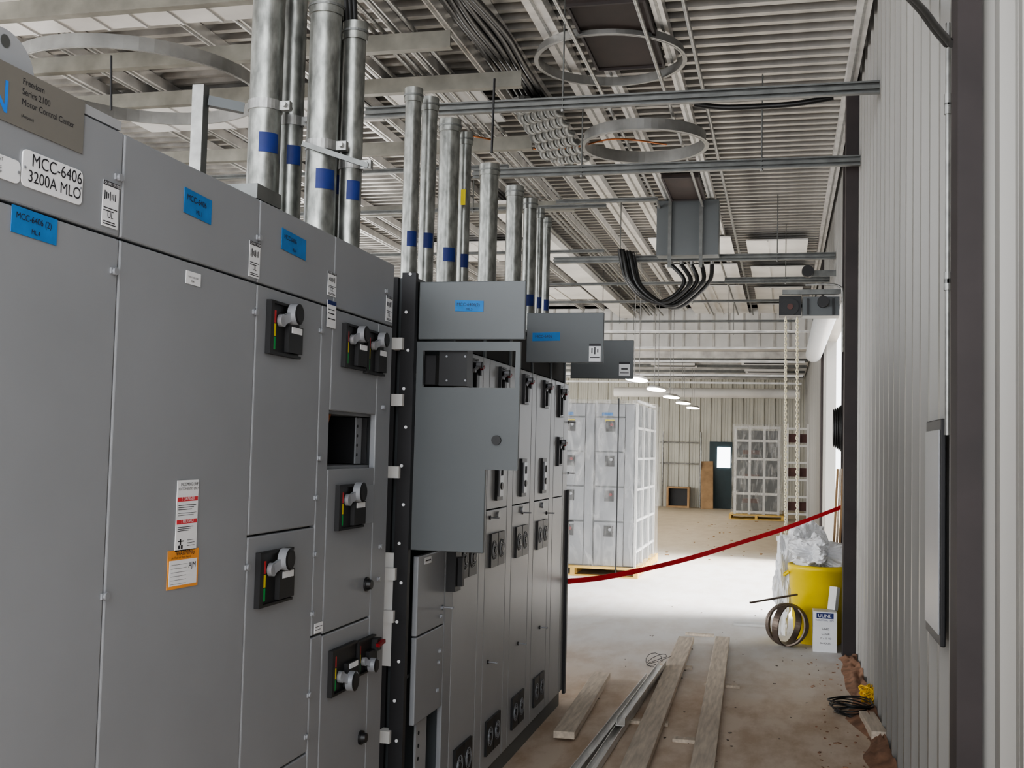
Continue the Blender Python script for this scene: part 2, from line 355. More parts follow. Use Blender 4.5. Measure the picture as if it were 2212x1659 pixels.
MB().tube(cr(P),.008,COPPER,6).obj('copper_wire',label='thin orange-brown wire strung below the joists',cat='wire')
p=ony(1068,170,5.9); MB().cyl(p,ony(1062,330,5.9),.007,BLACK,8).obj('hanging_rod',label='thin black rod hanging down from the joists',cat='rod')
p=ony(240,120,4.6); MB().cyl(p,ony(240,238,4.6),.006,BLACK,8).obj('hanging_rod',label='thin dark threaded rod hanging above the cabinets',cat='rod')
for px,py in((905,150),(930,150),(1330,260),(1480,330),(1600,560),(1300,600),(1100,300),(1130,400)):
    X=onz(px,py,4.56).x; MB().cyl((X,6,4.56),(X,24,4.56),.016,GALV,8).obj('ceiling_conduit',label='thin galvanized conduit running lengthwise under the joists',cat='conduit',group='thin ceiling conduits')
# ------------------------------------------------------------ label helper
def lab(name,parent,O,u,v,n,w_,h,bg,lines=(),bars=(),th=.0012,skew=0,label=None):
    b=MB(); O=V(O);u=V(u);v=V(v);n=V(n)
    if skew: u=(u+v*skew).normalized()
    b.obox(O+u*w_/2+v*h/2+n*th/2,u*w_/2,v*h/2,n*th/2,bg)
    for x0,y0,x1,y1,m in bars: b.obox(O+u*w_*(x0+x1)/2+v*h*(y0+y1)/2+n*(th+.0003),u*w_*(x1-x0)/2,v*h*(y1-y0)/2,n*.0003,m)
    for s_,fx,fy,sz,m in lines: b.text(s_,sz,O+u*w_*fx+v*h*fy+n*(th+.0010),u,v,m)
    return b.obj(name,parent=parent,label=label)
def flab(name,parent,px0,py0,px1,py1,bg,lines=(),bars=(),skew=0,label=None,off=.0):
    ym=(py0+py1)/2; xm=(px0+px1)/2
    y0=F(px0,ym)[0];y1=F(px1,ym)[0];z1=F(xm,py0)[1];z0=F(xm,py1)[1]
    return lab(name,parent,(FX+.001+off,y0,z0),UY,Z,UX,y1-y0,z1-z0,bg,lines,bars,skew=skew,label=label)
# ------------------------------------------------------------ cabinet parts
def door(parent,y0,y1,z0,z1,m=PAINT,x=FX,cut=None,name='door'):
    g=.0025; b=MB(); t=.022
    b.box(x-t,x,y0+g,y1-g,z0+g,z1-g,m)
    return b.obj(name,parent=parent,bevel=.004)
def hollow(parent,y0,y1,zt,m=PAINT,depth=.5,x=FX,shelves=()):
    b=MB(); t=.012; xb=x-.022; xk=x-depth
    b.box(xk,xb,y0,y0+t,0,zt,m); b.box(xk,xb,y1-t,y1,0,zt,m); b.box(xk,xk+t,y0+t,y1-t,0,zt,m); b.box(xk+t,xb,y0+t,y1-t,zt-t,zt,m); b.box(xk+t,xb,y0+t,y1-t,0,.08,m)
    for s_ in shelves: b.box(xk+t,xb-.005,y0+t,y1-t,s_-.006,s_+.006,m)
    b.box(xk+t,xk+.2,y0+t,y1-t,.08,zt-t,DARKIN)
    return b.obj('body',parent=parent)
def handle(parent,px0,py0,px1,py1,up=True,lab_=True,red=False):
    ym=(py0+py1)/2;xm=(px0+px1)/2; y0=F(px0,ym)[0];y1=F(px1,ym)[0];z1=F(xm,py0)[1];z0=F(xm,py1)[1]
    return handle3(parent,y0,y1,z0,z1,up,lab_,red)
def handle3(parent,y0,y1,z0,z1,up=True,lab_=True,red=False,x=FX):
    w_=y1-y0;h=z1-z0; b=MB()
    b.box(x+.0005,x+.008,y0,y1,z0,z1,BLACK)
    b.box(x+.008,x+.016,y0,y0+w_*.10,z0,z1,BLACK); b.box(x+.008,x+.016,y0+w_*.10,y1,z1-h*.05,z1,BLACK); b.box(x+.008,x+.016,y0+w_*.10,y1,z0,z0+h*.05,BLACK)
    b.box(x+.008,x+.022,y0+w_*.52,y1-w_*.02,z0+h*.08,z0+h*.60,BLACK)
    sy0,sy1=y0+w_*.13,y0+w_*.22
    for k,mm in enumerate((GRN,YEL,REDM)): b.box(x+.008,x+.010,sy0,sy1,z0+h*(.1+.25*k),z0+h*(.33+.25*k),mm)
    zc=z0+h*(.82 if up else .2); pv=V((x+.016,y0+w_*.34,z0+h*(.66 if up else .36))); kn=V((x+.030,y0+w_*.62,zc))
    b.cyl(pv-UX*.007,pv+UX*.006,w_*.09,SILV,14); b.beam(pv,kn,w_*.13,.010,SILV,up=UX)
    b.cyl(kn-UX*.012,kn+UX*.012,w_*.15,SILV,20); b.cyl(kn+UX*.012,kn+UX*.015,w_*.15,BLACK,20,r2=w_*.12)
    if lab_: b.box(x+.022,x+.0232,y0+w_*.60,y1-w_*.06,z0+h*.46,z0+h*.58,WHITE)
    if red: 
        b.box(x+.008,x+.03,y1-w_*.15,y1+w_*.10,z0+h*.55,z1-h*.1,BLACK); b.beam((x+.034,y1-w_*.2,z0+h*.72),(x+.036,y1+w_*.12,z0+h*.80),.014,.012,RED)
    return b.obj('disconnect_handle',parent=parent,label='black rotary disconnect handle with colored position strip')
def knob(parent,px,py,r=.016,m=BLACK,l=.022,name='knob'):
    y,z=F(px,py); b=MB(); b.cyl((FX+.0005,y,z),(FX+.008,y,z),r*1.3,m,20); b.cyl((FX+.008,y,z),(FX+l,y,z),r,m,16,r2=r*.85); return b.obj(name,parent=parent)
def latch(parent,px,py,x=FX):
    y,z=F(px,py); b=MB(); b.cyl((x,y-.006,z),(x+.009,y-.006,z),.008,SILV,14); b.box(x,x+.004,y-.018,y+.004,z-.006,z+.006,SILV); return b.obj('latch',parent=parent)
def tbar(parent,px,py,L=.05):
    y,z=F(px,py); b=MB(); b.cyl((FX,y,z),(FX+L,y,z),.004,SILV,8); b.cyl((FX+L*.9,y-.012,z),(FX+L*.9,y+.012,z),.004,SILV,8); b.cyl((FX,y,z),(FX+.006,y,z),.01,BLACK,10); return b.obj('latch',parent=parent)
ZT=2.27; ZW=2.045
yA0=1.30; yAB=F(242,900)[0]; yBC=F(545,900)[0]; yCD=F(712,900)[0]; yCw=F(688,900)[0]; yD1=F(843,900)[0]
def sect(y0,y1,label,grp='gray motor control cabinets'):
    return empty('electrical_cabinet',(FX-.25,(y0+y1)/2,0),label,'electrical cabinet',grp)
def tapelab(par,px0,py0,px1,py1,t1,t2,sz=.016,bg=BLUE,skew=0):
    return flab('tape_label',par,px0,py0,px1,py1,bg,[(t1,.08,.55,sz,INK),(t2,.42,.14,sz*.75,INK)],skew=skew,label='strip of blue painter tape with handwriting')
def ratinglab(par,px0,py0,px1,py1):
    rnd=random.Random(px0); bars=[(.0,.9,1,1,INK)]
    for i in range(7): x=.1+i*.11; h=rnd.uniform(.05,.12); bars.append((x,.68-h,x+.05,.68+h,INK))
    bars+= [(.08,.40,.92,.42,INK),(.08,.34,.7,.36,INK),(.1,.05,.9,.07,INK),(.1,.1,.8,.12,INK)]
    return flab('rating_label',par,px0,py0,px1,py1,WHITE,[('QUAKE TESTED',.06,.92,.008,WHITE),('UL',.3,.2,.018,INK)],bars,label='white certification sticker with small black print')
# --- section A
e=sect(yA0,yAB,'gray steel cabinet with full-height door, white engraved plate and nameplate')
hollow(e,yA0,yAB,ZT); d=door(e,yA0,yAB,ZW,ZT); d2=door(e,yA0,yAB,.1,ZW)
y1=F(178,280)[0]; z0=F(178,334)[1]; y0=y1-.62
b=MB(); b.box(FX+.0005,FX+.003,y0,y1,z0,z0+.105,PLATEG)
b.text('EATON',.085,(FX+.0035,F(20,235)[0]-.29,F(0,240)[1]),UY,Z,EBLUE)
tx=F(42,250)[0]; zz=z0+.105
for i,(t_,s_) in enumerate((('Freedom',.017),('Series 2100',.017),('Motor Control Center',.0165),('(Ampere)',.009))): b.text(t_,s_,(FX+.0035,tx,zz-.024-i*.019-(.004 if i==3 else 0)),UY,Z,INK)
b.obj('nameplate',parent=d,bevel=0,label='gray manufacturer nameplate with blue lettering')
def plate(par,px0,py0,px1,py1,lines,name='engraved_plate'):
    y0=F(px0,(py0+py1)/2)[0];y1=F(px1,(py0+py1)/2)[0];z1=F(px0,py0)[1];z0=F(px1,py1)[1]
    w_=y1-y0;h=z1-z0
    b=MB(); r=.012; vs=[]
    for cx,cz,a0 in((y1-r,z1-r,0),(y0+r,z1-r,90),(y0+r,z0+r,180),(y1-r,z0+r,270)):
        for k in range(6):
            a=math.radians(a0+k*18); vs.append(V((FX+.0005,cx+r*math.cos(a),cz+r*math.sin(a))))
    n=len(vs); b.add(vs+[q+UX*.003 for q in vs],[tuple(range(n,2*n))]+[(i,(i+1)%n,n+(i+1)%n,n+i) for i in range(n)],WHITE)
    for q in((y0+.006,(z0+z1)/2),(y1-.006,(z0+z1)/2)): b.cyl((FX+.0035,*q),(FX+.005,*q),.003,SILV,8)
    for t_,fx,fy,s_ in lines: b.text(t_,s_,(FX+.0045,y0+w_*fx,z0+h*fy),UY,Z,INK)
    return b.obj(name,parent=par,label='white engraved plastic plate with black lettering')
plate(d,44,318,176,446,[('MCC-6406',.13,.60,.0335),('3200A MLO',.08,.16,.0315)])
plate(d,-110,292,42,400,[('SHORT-CIRCUIT CURRENT',.12,.75,.0085),('65000   AMPS RMS SYM',.12,.62,.0085),('THE SHORT-CIRCUIT RATING',.12,.42,.0075),('IS NOT GREATER THAN THE',.12,.31,.0075),('LOWEST CIRCUIT RATING OF',.12,.2,.0075),('ANY INSTALLED UNIT',.12,.09,.0075)])
tapelab(d2,22,456,122,514,'MCC-6406 (2)','ML.4',.017,skew=-.02)
ratinglab(d2,219,393,254,492)
for q in((258,385),(248,587),(228,1287)): latch(d2,*q)
# --- section B
e=sect(yAB,yBC,'gray steel cabinet with full-height door and danger stickers')
hollow(e,yAB,yBC,ZT); d=door(e,yAB,yBC,ZW,ZT); d2=door(e,yAB,yBC,.1,ZW)
tapelab(d,396,416,456,470,'MCC-6406','ML.1',.020,skew=-.04)
flab('unit_tag',d2,400,588,432,616,WHITE,[('MAIN LUGS ONLY',.12,.5,.006,INK),('3200A',.3,.2,.006,INK)],label='small white engraved tag')
ratinglab(d2,537,523,560,600)
lb=[(.03,.70,.97,.76,REDL),(.03,.38,.97,.44,REDL)]
for k in range(3): lb.append((.08,.64-.03*k,.9-.1*k,.648-.03*k,INK)); lb.append((.08,.33-.025*k,.8-.1*k,.338-.025*k,INK))
lb+=[(.08,.53,.92,.535,INK),(.08,.50,.8,.505,INK),(.55,.06,.9,.065,INK),(.55,.1,.9,.105,INK),(.55,.14,.85,.145,INK),(.2,.08,.26,.17,INK),(.13,.13,.38,.145,INK),(.14,.03,.22,.08,INK),(.26,.03,.34,.08,INK)]
flab('danger_label',d2,379,1037,425,1188,WHITE,[('INCOMING LINE',.14,.92,.0105,INK),('BOTTOM ENTRY ONLY',.05,.86,.0085,INK),('! DANGER',.22,.713,.0125,WHITE),('! PELIGRO',.22,.393,.0125,WHITE)],lb,label='white and red danger sticker')
lb=[(.05,.08,.95,.74,WHITE)]+[(.1,.62-.1*k,.6,.63-.1*k,INK) for k in range(6)]
flab('warning_label',d2,360,1186,426,1268,ORANGE,[('WARNING',.24,.86,.017,INK),('Arc Flash and Shock Hazard',.10,.78,.0075,INK),('AJM',.66,.5,.020,INK)],lb,skew=-.02,label='orange and white arc flash warning sticker')
for q in((560,515),(552,675),(535,1225)): latch(d2,*q)
# --- section C
e=sect(yBC,yCD,'gray steel cabinet with two breaker doors and rotary disconnect handles')
zc1=F(615,1147)[1]; zc2=F(640,1640)[1]
hollow(e,yBC,yCD,ZT,shelves=(zc1,zc2)); d=door(e,yBC,yCD-.0,ZW,ZT)
d1=door(e,yBC,yCw,zc1,ZW); d2=door(e,yBC,yCw,zc2,zc1); d3=door(e,yBC,yCw,.1,zc2); dw=door(e,yCw,yCD,F(685,1372)[1],ZW,name='wireway_door'); dw2=door(e,yCw,yCD,.1,F(685,1372)[1],name='wireway_door')
tapelab(d,607,503,660,548,'MCC-6406','ML.4',.018,skew=-.04)
handle(d1,573,656,641,770); handle(d2,550,1188,622,1304)
ratinglab(dw,707,588,725,640); flab('unit_tag',dw2,678,1345,696,1366,WHITE,bars=[(.1,.6,.9,.65,INK),(.1,.3,.7,.35,INK)],label='small white tag')
flab('blue_label',dw,704,650,723,708,WHITE,[],[(0,.85,1,1,BLUED),(.1,.3,.9,.34,INK),(.1,.5,.8,.54,INK),(.1,.65,.8,.68,INK)],off=.002,label='small white sticker with blue header')
for q in((694,715),(683,1075),(681,1197),(676,1325),(690,990)): latch(dw,*q)
for q in((668,1500),(662,1590)): latch(dw2,*q)
# --- section D
e=sect(yCD,yD1,'gray steel cabinet with handles and one open unit compartment')
zd1=F(765,893)[1]; zd2=F(765,1010)[1]; zd3=F(760,1347)[1]
hollow(e,yCD,yD1,ZT,shelves=(zd1,zd2,zd3)); d=door(e,yCD,yD1,ZW,ZT)
yDw=F(812,900)[0]
d1=door(e,yCD,yDw,zd1,ZW); d2=door(e,yCD,yDw,zd3,zd2); d3=door(e,yCD,yDw,.1,zd3); dw=door(e,yDw,yD1,.1,ZW,name='wireway_door')
handle(d1,737,703,782,797); handle(d1,785,716,824,810)
hh=handle(d2,723,1046,778,1142); flab('blank_plate',d2,780,1048,806,1130,SILV,label='gray blank plate')
handle(d3,708,1395,762,1492,up=False); handle(d3,765,1378,802,1452,red=True,up=False,lab_=False)
knob(d2,790,1262,.018); knob(d3,778,1593,.018)
ratinglab(dw,833,640,846,695)
for q in((835,630),(828,880),(822,1180),(818,1250),(816,1400)): latch(dw,*q)
yy0,yy1=yCD+.015,yDw-.005; ci=MB(); ci.box(FX-.25,FX-.245,yy0,yy1,zd2+.02,zd1-.02,BLACKM); ci=ci.obj('compartment_back',parent=e,label='dark back plate of the open unit')
MB().box(FX-.245,FX-.05,yy0-.002,yy0+.003,zd2+.01,zd1-.01,BLACKM).obj('compartment_side',parent=e)
MB().box(FX-.245,FX-.03,yy1+.001,yy1+.004,zd2+.01,zd1-.01,DARKIN).obj('compartment_side',parent=e)
b=MB(); ys_=F(798,960)[0]; b.box(FX-.05,FX-.045,ys_-.01,ys_+.04,zd2+.01,zd1-.01,PAINT)
for k in range(7): b.cyl((FX-.045,ys_,zd2+.04+k*.032),(FX-.043,ys_,zd2+.04+k*.032),.005,BLACK,8)
b.obj('perforated_strip',parent=e)
yc,zc=F(742,955); MB().tube([(FX-.14,yc-.05,zc-.1),(FX-.08,yc,zc),(FX-.06,yc+.04,zc+.12)],.008,COPPER,8).obj('copper_lead',parent=e,label='bare copper lead')
for k in range(4): MB().tube([(FX-.2,yy0+.05+.04*k,zd2+.02),(FX-.16,yy0+.08+.04*k,zd2+.1),(FX-.18,yy0+.06+.05*k,zd1-.03)],.007,CABLE,6).obj('cable',parent=e)
yl,zl=F(38,62); b=MB(); rr=.085; c=V((FX-.03,F(32,110)[0],ZT+.02)); vs=[]
for k in range(19):
    a=math.pi*k/18; vs.append(c+V((0,math.cos(a)*rr,math.sin(a)*(zl-ZT-.02))))
vs+=[c+V((0,-rr,-.018)),c+V((0,rr,-.018))]; n=len(vs)
b.add(vs+[q+UX*.008 for q in vs],[tuple(reversed(range(n))),tuple(range(n,2*n))]+[(i,n+i,n+(i+1)%n,(i+1)%n) for i in range(n)],PAINTL)
b.cyl(c+V((.0085,0,.05)),c+V((.0095,0,.05)),.012,STRUT,16)
b.obj('lifting_bracket',label='light gray rounded lifting eye plate bolted on cabinet top',cat='lifting bracket')
MB().box(FX-.06,FX-.002,yA0,yAB-.01,ZT+.0005,ZT+.02,PAINTL).obj('top_angle',label='gray steel lifting angle along the cabinet top edge',cat='steel angle')
MB().box(FX-.12,FX-.005,F(560,400)[0],F(612,410)[0],ZT+.0005,ZT+.04,STRUT).obj('strut_offcut',label='short galvanized strut piece lying on the cabinet top',cat='strut channel')
# ------------------------------------------------------------ conduits
def patch(X,Y,r,zc,h,m,ang=1.0,mid=None):
    mid=math.atan2(-Y,-X) if mid is None else mid
    b=MB(); vs=[]; n=14
    for i in range(n+1):
        a=mid-ang+2*ang*i/n
        vs+=[V((X+r*math.cos(a),Y+r*math.sin(a),zc-h/2)),V((X+r*math.cos(a),Y+r*math.sin(a),zc+h/2))]
    b.add(vs,[(2*i,2*i+2,2*i+3,2*i+1) for i in range(n)],m,True); return b
def conduit(X,Y,z0,z1,r,label,tape_z=None,grp=None,cap=True,strapz=None,strapm=GALV):
    b=MB(); b.cyl((X,Y,z0),(X,Y,z1),r,GALVP,32)
    o=b.obj('steel_conduit',label=label,cat='conduit',group=grp)
    if cap: q=MB(); q.cyl((X,Y,z1-.06),(X,Y,z1+.004),r+.006,GALVP,28); q.hoop((X,Y,z1-.03),Z,r+.009,.008,.004,STRUT,28); q.obj('coupling',parent=o)
    for tz in tape_z or []: patch(X,Y,r+.002,tz,.07,BLUED,.62,math.atan2(-Y,-X)+.3).obj('blue_tape',parent=o)
    if strapz:
        q=MB(); q.hoop((X,Y,strapz),Z,r+.004,.035,.004,strapm,28); q.box(X+r,X+r+.04,Y-.012,Y+.012,strapz-.016,strapz+.016,strapm); q.cyl((X+r+.025,Y-.03,strapz),(X+r+.025,Y+.03,strapz),.009,strapm,8); q.obj('strap_clamp',parent=o)
    return o
gA='tall conduits rising from the near cabinet'
def cond_px(px,Y,wpx,pyt,tapes,grp,lab_,cap=True,top=None,strap=None,pyref=300):
    p=ony(px,pyref,Y); dep=(p-C0).dot(R@V((0,0,-1)))
    r=wpx/FPX*dep/2
    zt=ony(px,pyt,Y).z if top is None else top
    tz=[ony(px,t,Y).z for t in tapes]; sz=ony(px,strap,Y).z if strap else None
    return conduit(p.x,Y,ZT+.001,zt,r,lab_,tz,grp,cap,sz)
la='tall galvanized steel conduit with dark blue tape rising from cabinet top'
cond_px(571,3.56,70,0,[315],gA,la,False,4.7,232)
cond_px(629,3.70,50,0,[340],gA,la,False,4.7,265)
cond_px(696,3.62,68,5,[393],gA,la,True,ony(696,2,3.62).z,318)
cond_px(728,3.72,18,5,[400],gA,'thin galvanized steel conduit with dark blue tape beside larger conduits',False,4.4)
cond_px(760,3.70,48,55,[415],gA,la,True,None,358)
P=[ony(755,60,3.7)-V((0,0,.03)),ony(752,0,3.7),ony(745,-60,3.7),ony(735,-150,3.7)]
for k in range(3): MB().tube(cr([q+V((.012*k-.01,.01*k,0)) for q in P]),.012,CABLE,8).obj('riser_cable',label='black cable coming out of the conduit end',cat='cable',group='riser cables')
gB='capped conduit stubs on the far cabinets'; lb_='capped galvanized conduit stub with dark blue tape on cabinet top'
for px,Y,wp,pt,tp in((885,4.75,35,195,518),(921,4.9,34,215,522),(966,5.35,44,262,553),(1001,5.5,26,290,565),(1054,5.95,40,358,None),(1110,6.45,36,405,None),(1144,6.6,29,432,650),(1166,6.72,15,452,655),(1181,6.86,17,472,660)):
    cond_px(px,Y,wp,pt,[tp] if tp else [],gB,lb_,True,None,None,500)
q=ony(1000,430,5.42); MB().box(q.x-.012,q.x+.012,5.42,5.425,q.z-.03,q.z+.05,YEL).obj('yellow_tag',label='small yellow sticker on a conduit',cat='sticker')
a=ony(422,330,3.5); t=ony(430,182,3.5); b=MB(); X=a.x
b.box(X-.022,X+.022,3.5,3.504,ZT,t.z,GALV); b.box(X-.022,X-.018,3.504,3.541,ZT,t.z,GALV); b.box(X+.018,X+.022,3.504,3.541,ZT,t.z,STRUT)
o=b.obj('vertical_strut',label='upright galvanized strut channel on cabinet top',cat='strut channel')
MB().beam(V((X+.02,3.54,t.z-.05)),V((ony(533,238,3.62).x,3.60,ony(533,238,3.62).z)),.03,.035,PAINTD).obj('conduit_brace',label='dark steel strut brace reaching to the tall conduits',cat='strut channel')
MB().beam(V((ony(655,320,3.55).x,3.54,ony(655,312,3.55).z)),V((ony(795,358,3.6).x,3.60,ony(795,358,3.6).z)),.010,.018,STRUT).obj('conduit_brace',label='thin steel bar clamped across the tall conduits',cat='strut channel')
# ------------------------------------------------------------ row 2
Y2=4.03; WS=.515
def fan(parent,yc,zc,w_=.125,h=.16):
    b=MB(); b.box(FX+.0005,FX+.012,yc-w_/2,yc+w_/2,zc-h/2,zc+h/2,BLACK)
    for rr in(.045,.035,.025): b.hoop((FX+.014,yc,zc),UX,rr,.003,.0015,SILV,20)
    b.cyl((FX+.012,yc,zc),(FX+.018,yc,zc),.016,BLACK,14)
    for k in range(5):
        a=k*1.2566; b.tube([(FX+.014,yc+math.cos(a+t*1.2)*(.015+.03*t),zc+math.sin(a+t*1.2)*(.015+.03*t)) for t in(0,.33,.66,1)],.002,SILV,5)
    return b.obj('cooling_fan_vent',parent=parent)
secs=[Y2+WS*i for i in range(6)]+[Y2+WS*5+.44]
cab={}; wdoor={}
for i in range(6):
    y0,y1=secs[i],secs[i+1]
    txt=['cabinet with front doors swung open and black side frame','drive cabinet with cooling fan vents and open wireway','drive cabinet with keypad and paired cooling fans','drive cabinet with keypad, paired fans and swung-open top door','drive cabinet with keypad and paired cooling fans','end cabinet with red levers and open top door'][i]
    e=sect(y0,y1,'gray '+txt,'gray drive cabinets'); cab[i]=e
    hollow(e,y0,y1,ZT,PAINTD,shelves=(1.9,1.3,.75))
    if i==0:
        zA=F(915,1198)[1]; zB=F(910,1372)[1]; zCc=F(905,1562)[1]; yw=y0+.40
        dA=door(e,y0+.045,yw,zB,zA); dB=door(e,y0+.045,yw,zCc,zB)
        wdoor[0]=door(e,yw,y1,.1,zA,name='wireway_door')
        flab('unit_tag',dA,917,1203,931,1217,WHITE,bars=[(.1,.4,.9,.6,INK)])
        for q in((955,1312),(953,1330),(948,1430),(945,1490),(950,1405)): latch(dB,*q)
        b=MB(); b.box(FX-.04,FX-.031,y0+.17,y0+.3,.08,zCc-.02,PAINTL)
        for k in range(12): b.cyl((FX-.031,y0+.2,.1+k*.05),(FX-.029,y0+.2,.1+k*.05),.008,DARKIN,8)
        b.obj('perforated_strip',parent=e)
        b=MB(); b.box(FX-.2,FX-.03,y0+.05,y0+.4,1.35,1.70,PAINTD); b.box(FX-.15,FX-.02,y0+.1,y0+.3,1.70,1.85,BLACK); b.obj('drive_unit',parent=e)
        yb,zb=F(972,1228); b=MB(); b.box(FX+.0005,FX+.04,yb-.05,yb+.03,zb-.09,zb+.09,BLACK); b.box(FX+.04,FX+.06,yb-.02,yb+.01,zb-.07,zb+.05,BLACKM); b.obj('cable_duct_piece',parent=wdoor[0],label='black plastic fitting on the door edge')
    else:
        m=PAINTL
        yw=y0+(.40 if i<5 else .30); zt_=ZW
        d1=door(e,y0,yw,1.33,zt_,m); d2=door(e,y0,yw,.1,1.33,m); dw=door(e,yw,y1,.1,zt_,m,name='wireway_door'); wdoor[i]=dw
        b=MB(); b.box(FX-.06,FX-.03,y0+.02,y1-.02,ZW+.01,2.24,DARKIN); b.obj('wireway_back',parent=e)
        yc=(y0+yw)/2
        if i<5:
            handle3(d1,yc-.04,yc+.06,1.86,2.02,red=True,lab_=False)
            b=MB(); b.box(FX+.0005,FX+.014,yc-.055,yc+.055,1.37,1.57,BLACK); b.box(FX+.014,FX+.022,yc-.035,yc+.035,1.39,1.55,SILV); b.box(FX+.022,FX+.023,yc-.02,yc+.02,1.49,1.53,DARKIN); b.cyl((FX+.022,yc,1.44),(FX+.026,yc,1.44),.018,BLACK,14)
            b.obj('drive_keypad',parent=d1,label='black framed drive keypad with small display')
            fz=F(1088,1180)[1]; fan(d2,yc-.068,fz); fan(d2,yc+.068,fz)
            fz2=F(1080,1565)[1]; fan(d2,yc-.068,fz2); fan(d2,yc+.068,fz2)
            b=MB(); b.cyl((FX+.0005,yc+.0,1.30),(FX+.012,yc,1.30),.016,SILV,16); b.obj('indicator_light',parent=d2)
        else:
            handle3(d1,yc-.06,yc+.05,1.82,2.02,red=True,lab_=False); handle3(d1,yc-.06,yc+.05,1.52,1.70,red=True,lab_=False)
for q in [(1058,1118),(1128,1107),(1180,1108),(1053,1430),(1118,1390),(1165,1355),(1228,912),(1226,1022),(1223,1125),(955,1312)]:
    yq=F(*q)[0]; k=max(0,min(5,sum(1 for s_ in secs[1:-1] if yq>s_))); tbar(wdoor[k],*q)
def ydoor(par,Yd,px0,px1,py0,py1,m,cut=None,name='open_door'):
    p0=ony(px0,py1,Yd);p1=ony(px1,py0,Yd); x0,x1,z0,z1=p0.x,p1.x,p0.z,p1.z
    b=MB(); t=.02
    if cut:
        q0=ony(cut[0],cut[3],Yd);q1=ony(cut[2],cut[1],Yd)
        b.box(x0,q0.x,Yd,Yd+t,z0,z1,m);b.box(q1.x,x1,Yd,Yd+t,z0,z1,m);b.box(q0.x,q1.x,Yd,Yd+t,z0,q0.z,m);b.box(q0.x,q1.x,Yd,Yd+t,q1.z,z1,m)
    else: b.box(x0,x1,Yd,Yd+t,z0,z1,m)
    return b.obj(name,parent=par,bevel=.003 if not cut else 0,label='dark gray steel door swung open')
DY=4.0
od=ydoor(cab[0],DY,903,1136,606,733,PAINTD)
od2=ydoor(cab[0],DY,893,1124,738,1010,PAINTD,cut=(912,758,1114,836))
od3=ydoor(cab[0],DY,886,1048,1013,1188,PAINTD)
def ylab(name,par,Yd,px0,py0,px1,py1,bg,lines=(),bars=(),label=None,skew=0):
    p0=ony(px0,py1,Yd-.001);p1=ony(px1,py0,Yd-.001)
    return lab(name,par,(p0.x,Yd-.001,p0.z),UX,Z,-UY,p1.x-p0.x,p1.z-p0.z,bg,lines,bars,label=label,skew=skew)
ylab('tape_label',od,DY,983,648,1045,672,BLUE,[('MCC-6406(2)',.06,.5,.016,INK),('ML.2',.4,.1,.012,INK)],label='strip of blue painter tape with handwriting',skew=-.03)
k=ony(1073,951,DY); MB().cyl((k.x,DY-.0005,k.z),(k.x,DY-.012,k.z),.018,BLACK,20).obj('knob',parent=od2)
b=MB(); q0=ony(952,834,DY+.05);q1=ony(1014,757,DY+.05); b.box(q0.x,q1.x,DY+.022,DY+.10,q0.z,q1.z,BLACK)
for (u,v) in ((965,770),(1005,770),(965,822),(1005,822)): s_=ony(u,v,DY+.02); b.cyl((s_.x,DY+.021,s_.z),(s_.x,DY+.018,s_.z),.004,SILV,8)
b.obj('operating_mechanism',parent=od2,label='black plastic breaker operating mechanism')
q0=ony(925,832,DY+.1);q1=ony(950,770,DY+.1); MB().box(q0.x,q1.x,DY+.05,DY+.10,q0.z,q1.z,DARKIN).obj('mechanism_arm',parent=od2)
ob2=ydoor(cab[3],5.62,1136,1305,675,783,PAINTD); ylab('tape_label',ob2,5.62,1150,719,1210,737,BLUE,[('MCC-6406',.1,.4,.02,INK)],skew=.02,label='strip of blue painter tape with handwriting')
ylab('rating_label',ob2,5.62,1272,742,1298,781,WHITE,[],[(0,.85,1,1,INK),(.2,.45,.3,.75,INK),(.45,.4,.55,.8,INK),(.7,.5,.8,.7,INK),(.1,.2,.9,.25,INK)])
ob3=ydoor(cab[5],6.95,1232,1369,735,817,PAINTD); ylab('rating_label',ob3,6.95,1337,782,1361,812,WHITE,[],[(0,.85,1,1,INK),(.2,.45,.8,.55,INK),(.1,.2,.9,.25,INK)])
b=MB(); z1=ony(890,590,DY-.02).z; xp1=ony(886,1000,3.96).x; xp0=xp1-.055
b.box(xp0,xp1,3.965,3.995,0,z1,BLACKM); 
for k in range(16): zz=.1+k*.145; b.cyl((xp0+.02+.012*(k%2),3.965,zz),(xp0+.02+.012*(k%2),3.962,zz),.006,WHITE,10)
b.obj('shipping_frame_post',label='black steel frame post with white bolt heads beside open cabinet',cat='steel post')
b=MB(); b.box(FX-.48,FX-.09,4.0,4.02,.0,ZT,BLACKM); b.obj('side_panel',parent=cab[0],label='black unfinished side panel')
for k,(u,v) in enumerate(((858,742),(858,864),(850,1020),(842,1240),(838,1332),(830,1592))):
    s_=ony(u,v,3.95); MB().box(s_.x-.022,s_.x+.022,3.945,3.998,s_.z-.022,s_.z+.022,WHITEP).obj('bracket_block',parent=cab[0],label='small white bracket')
s0=ony(826,1380,3.97); s1=ony(852,1195,3.97); MB().box(s0.x,s1.x,3.975,3.995,s0.z-.1,s1.z,WHITEP).obj('white_filler_panel',parent=cab[0],label='white painted filler strip')
yE=secs[-1]; MB().box(FX+.002,FX+.02,yE-.03,yE+.01,.08,F(1215,1060)[1],BLACKM).obj('corner_trim',parent=cab[5],label='black corner strip')
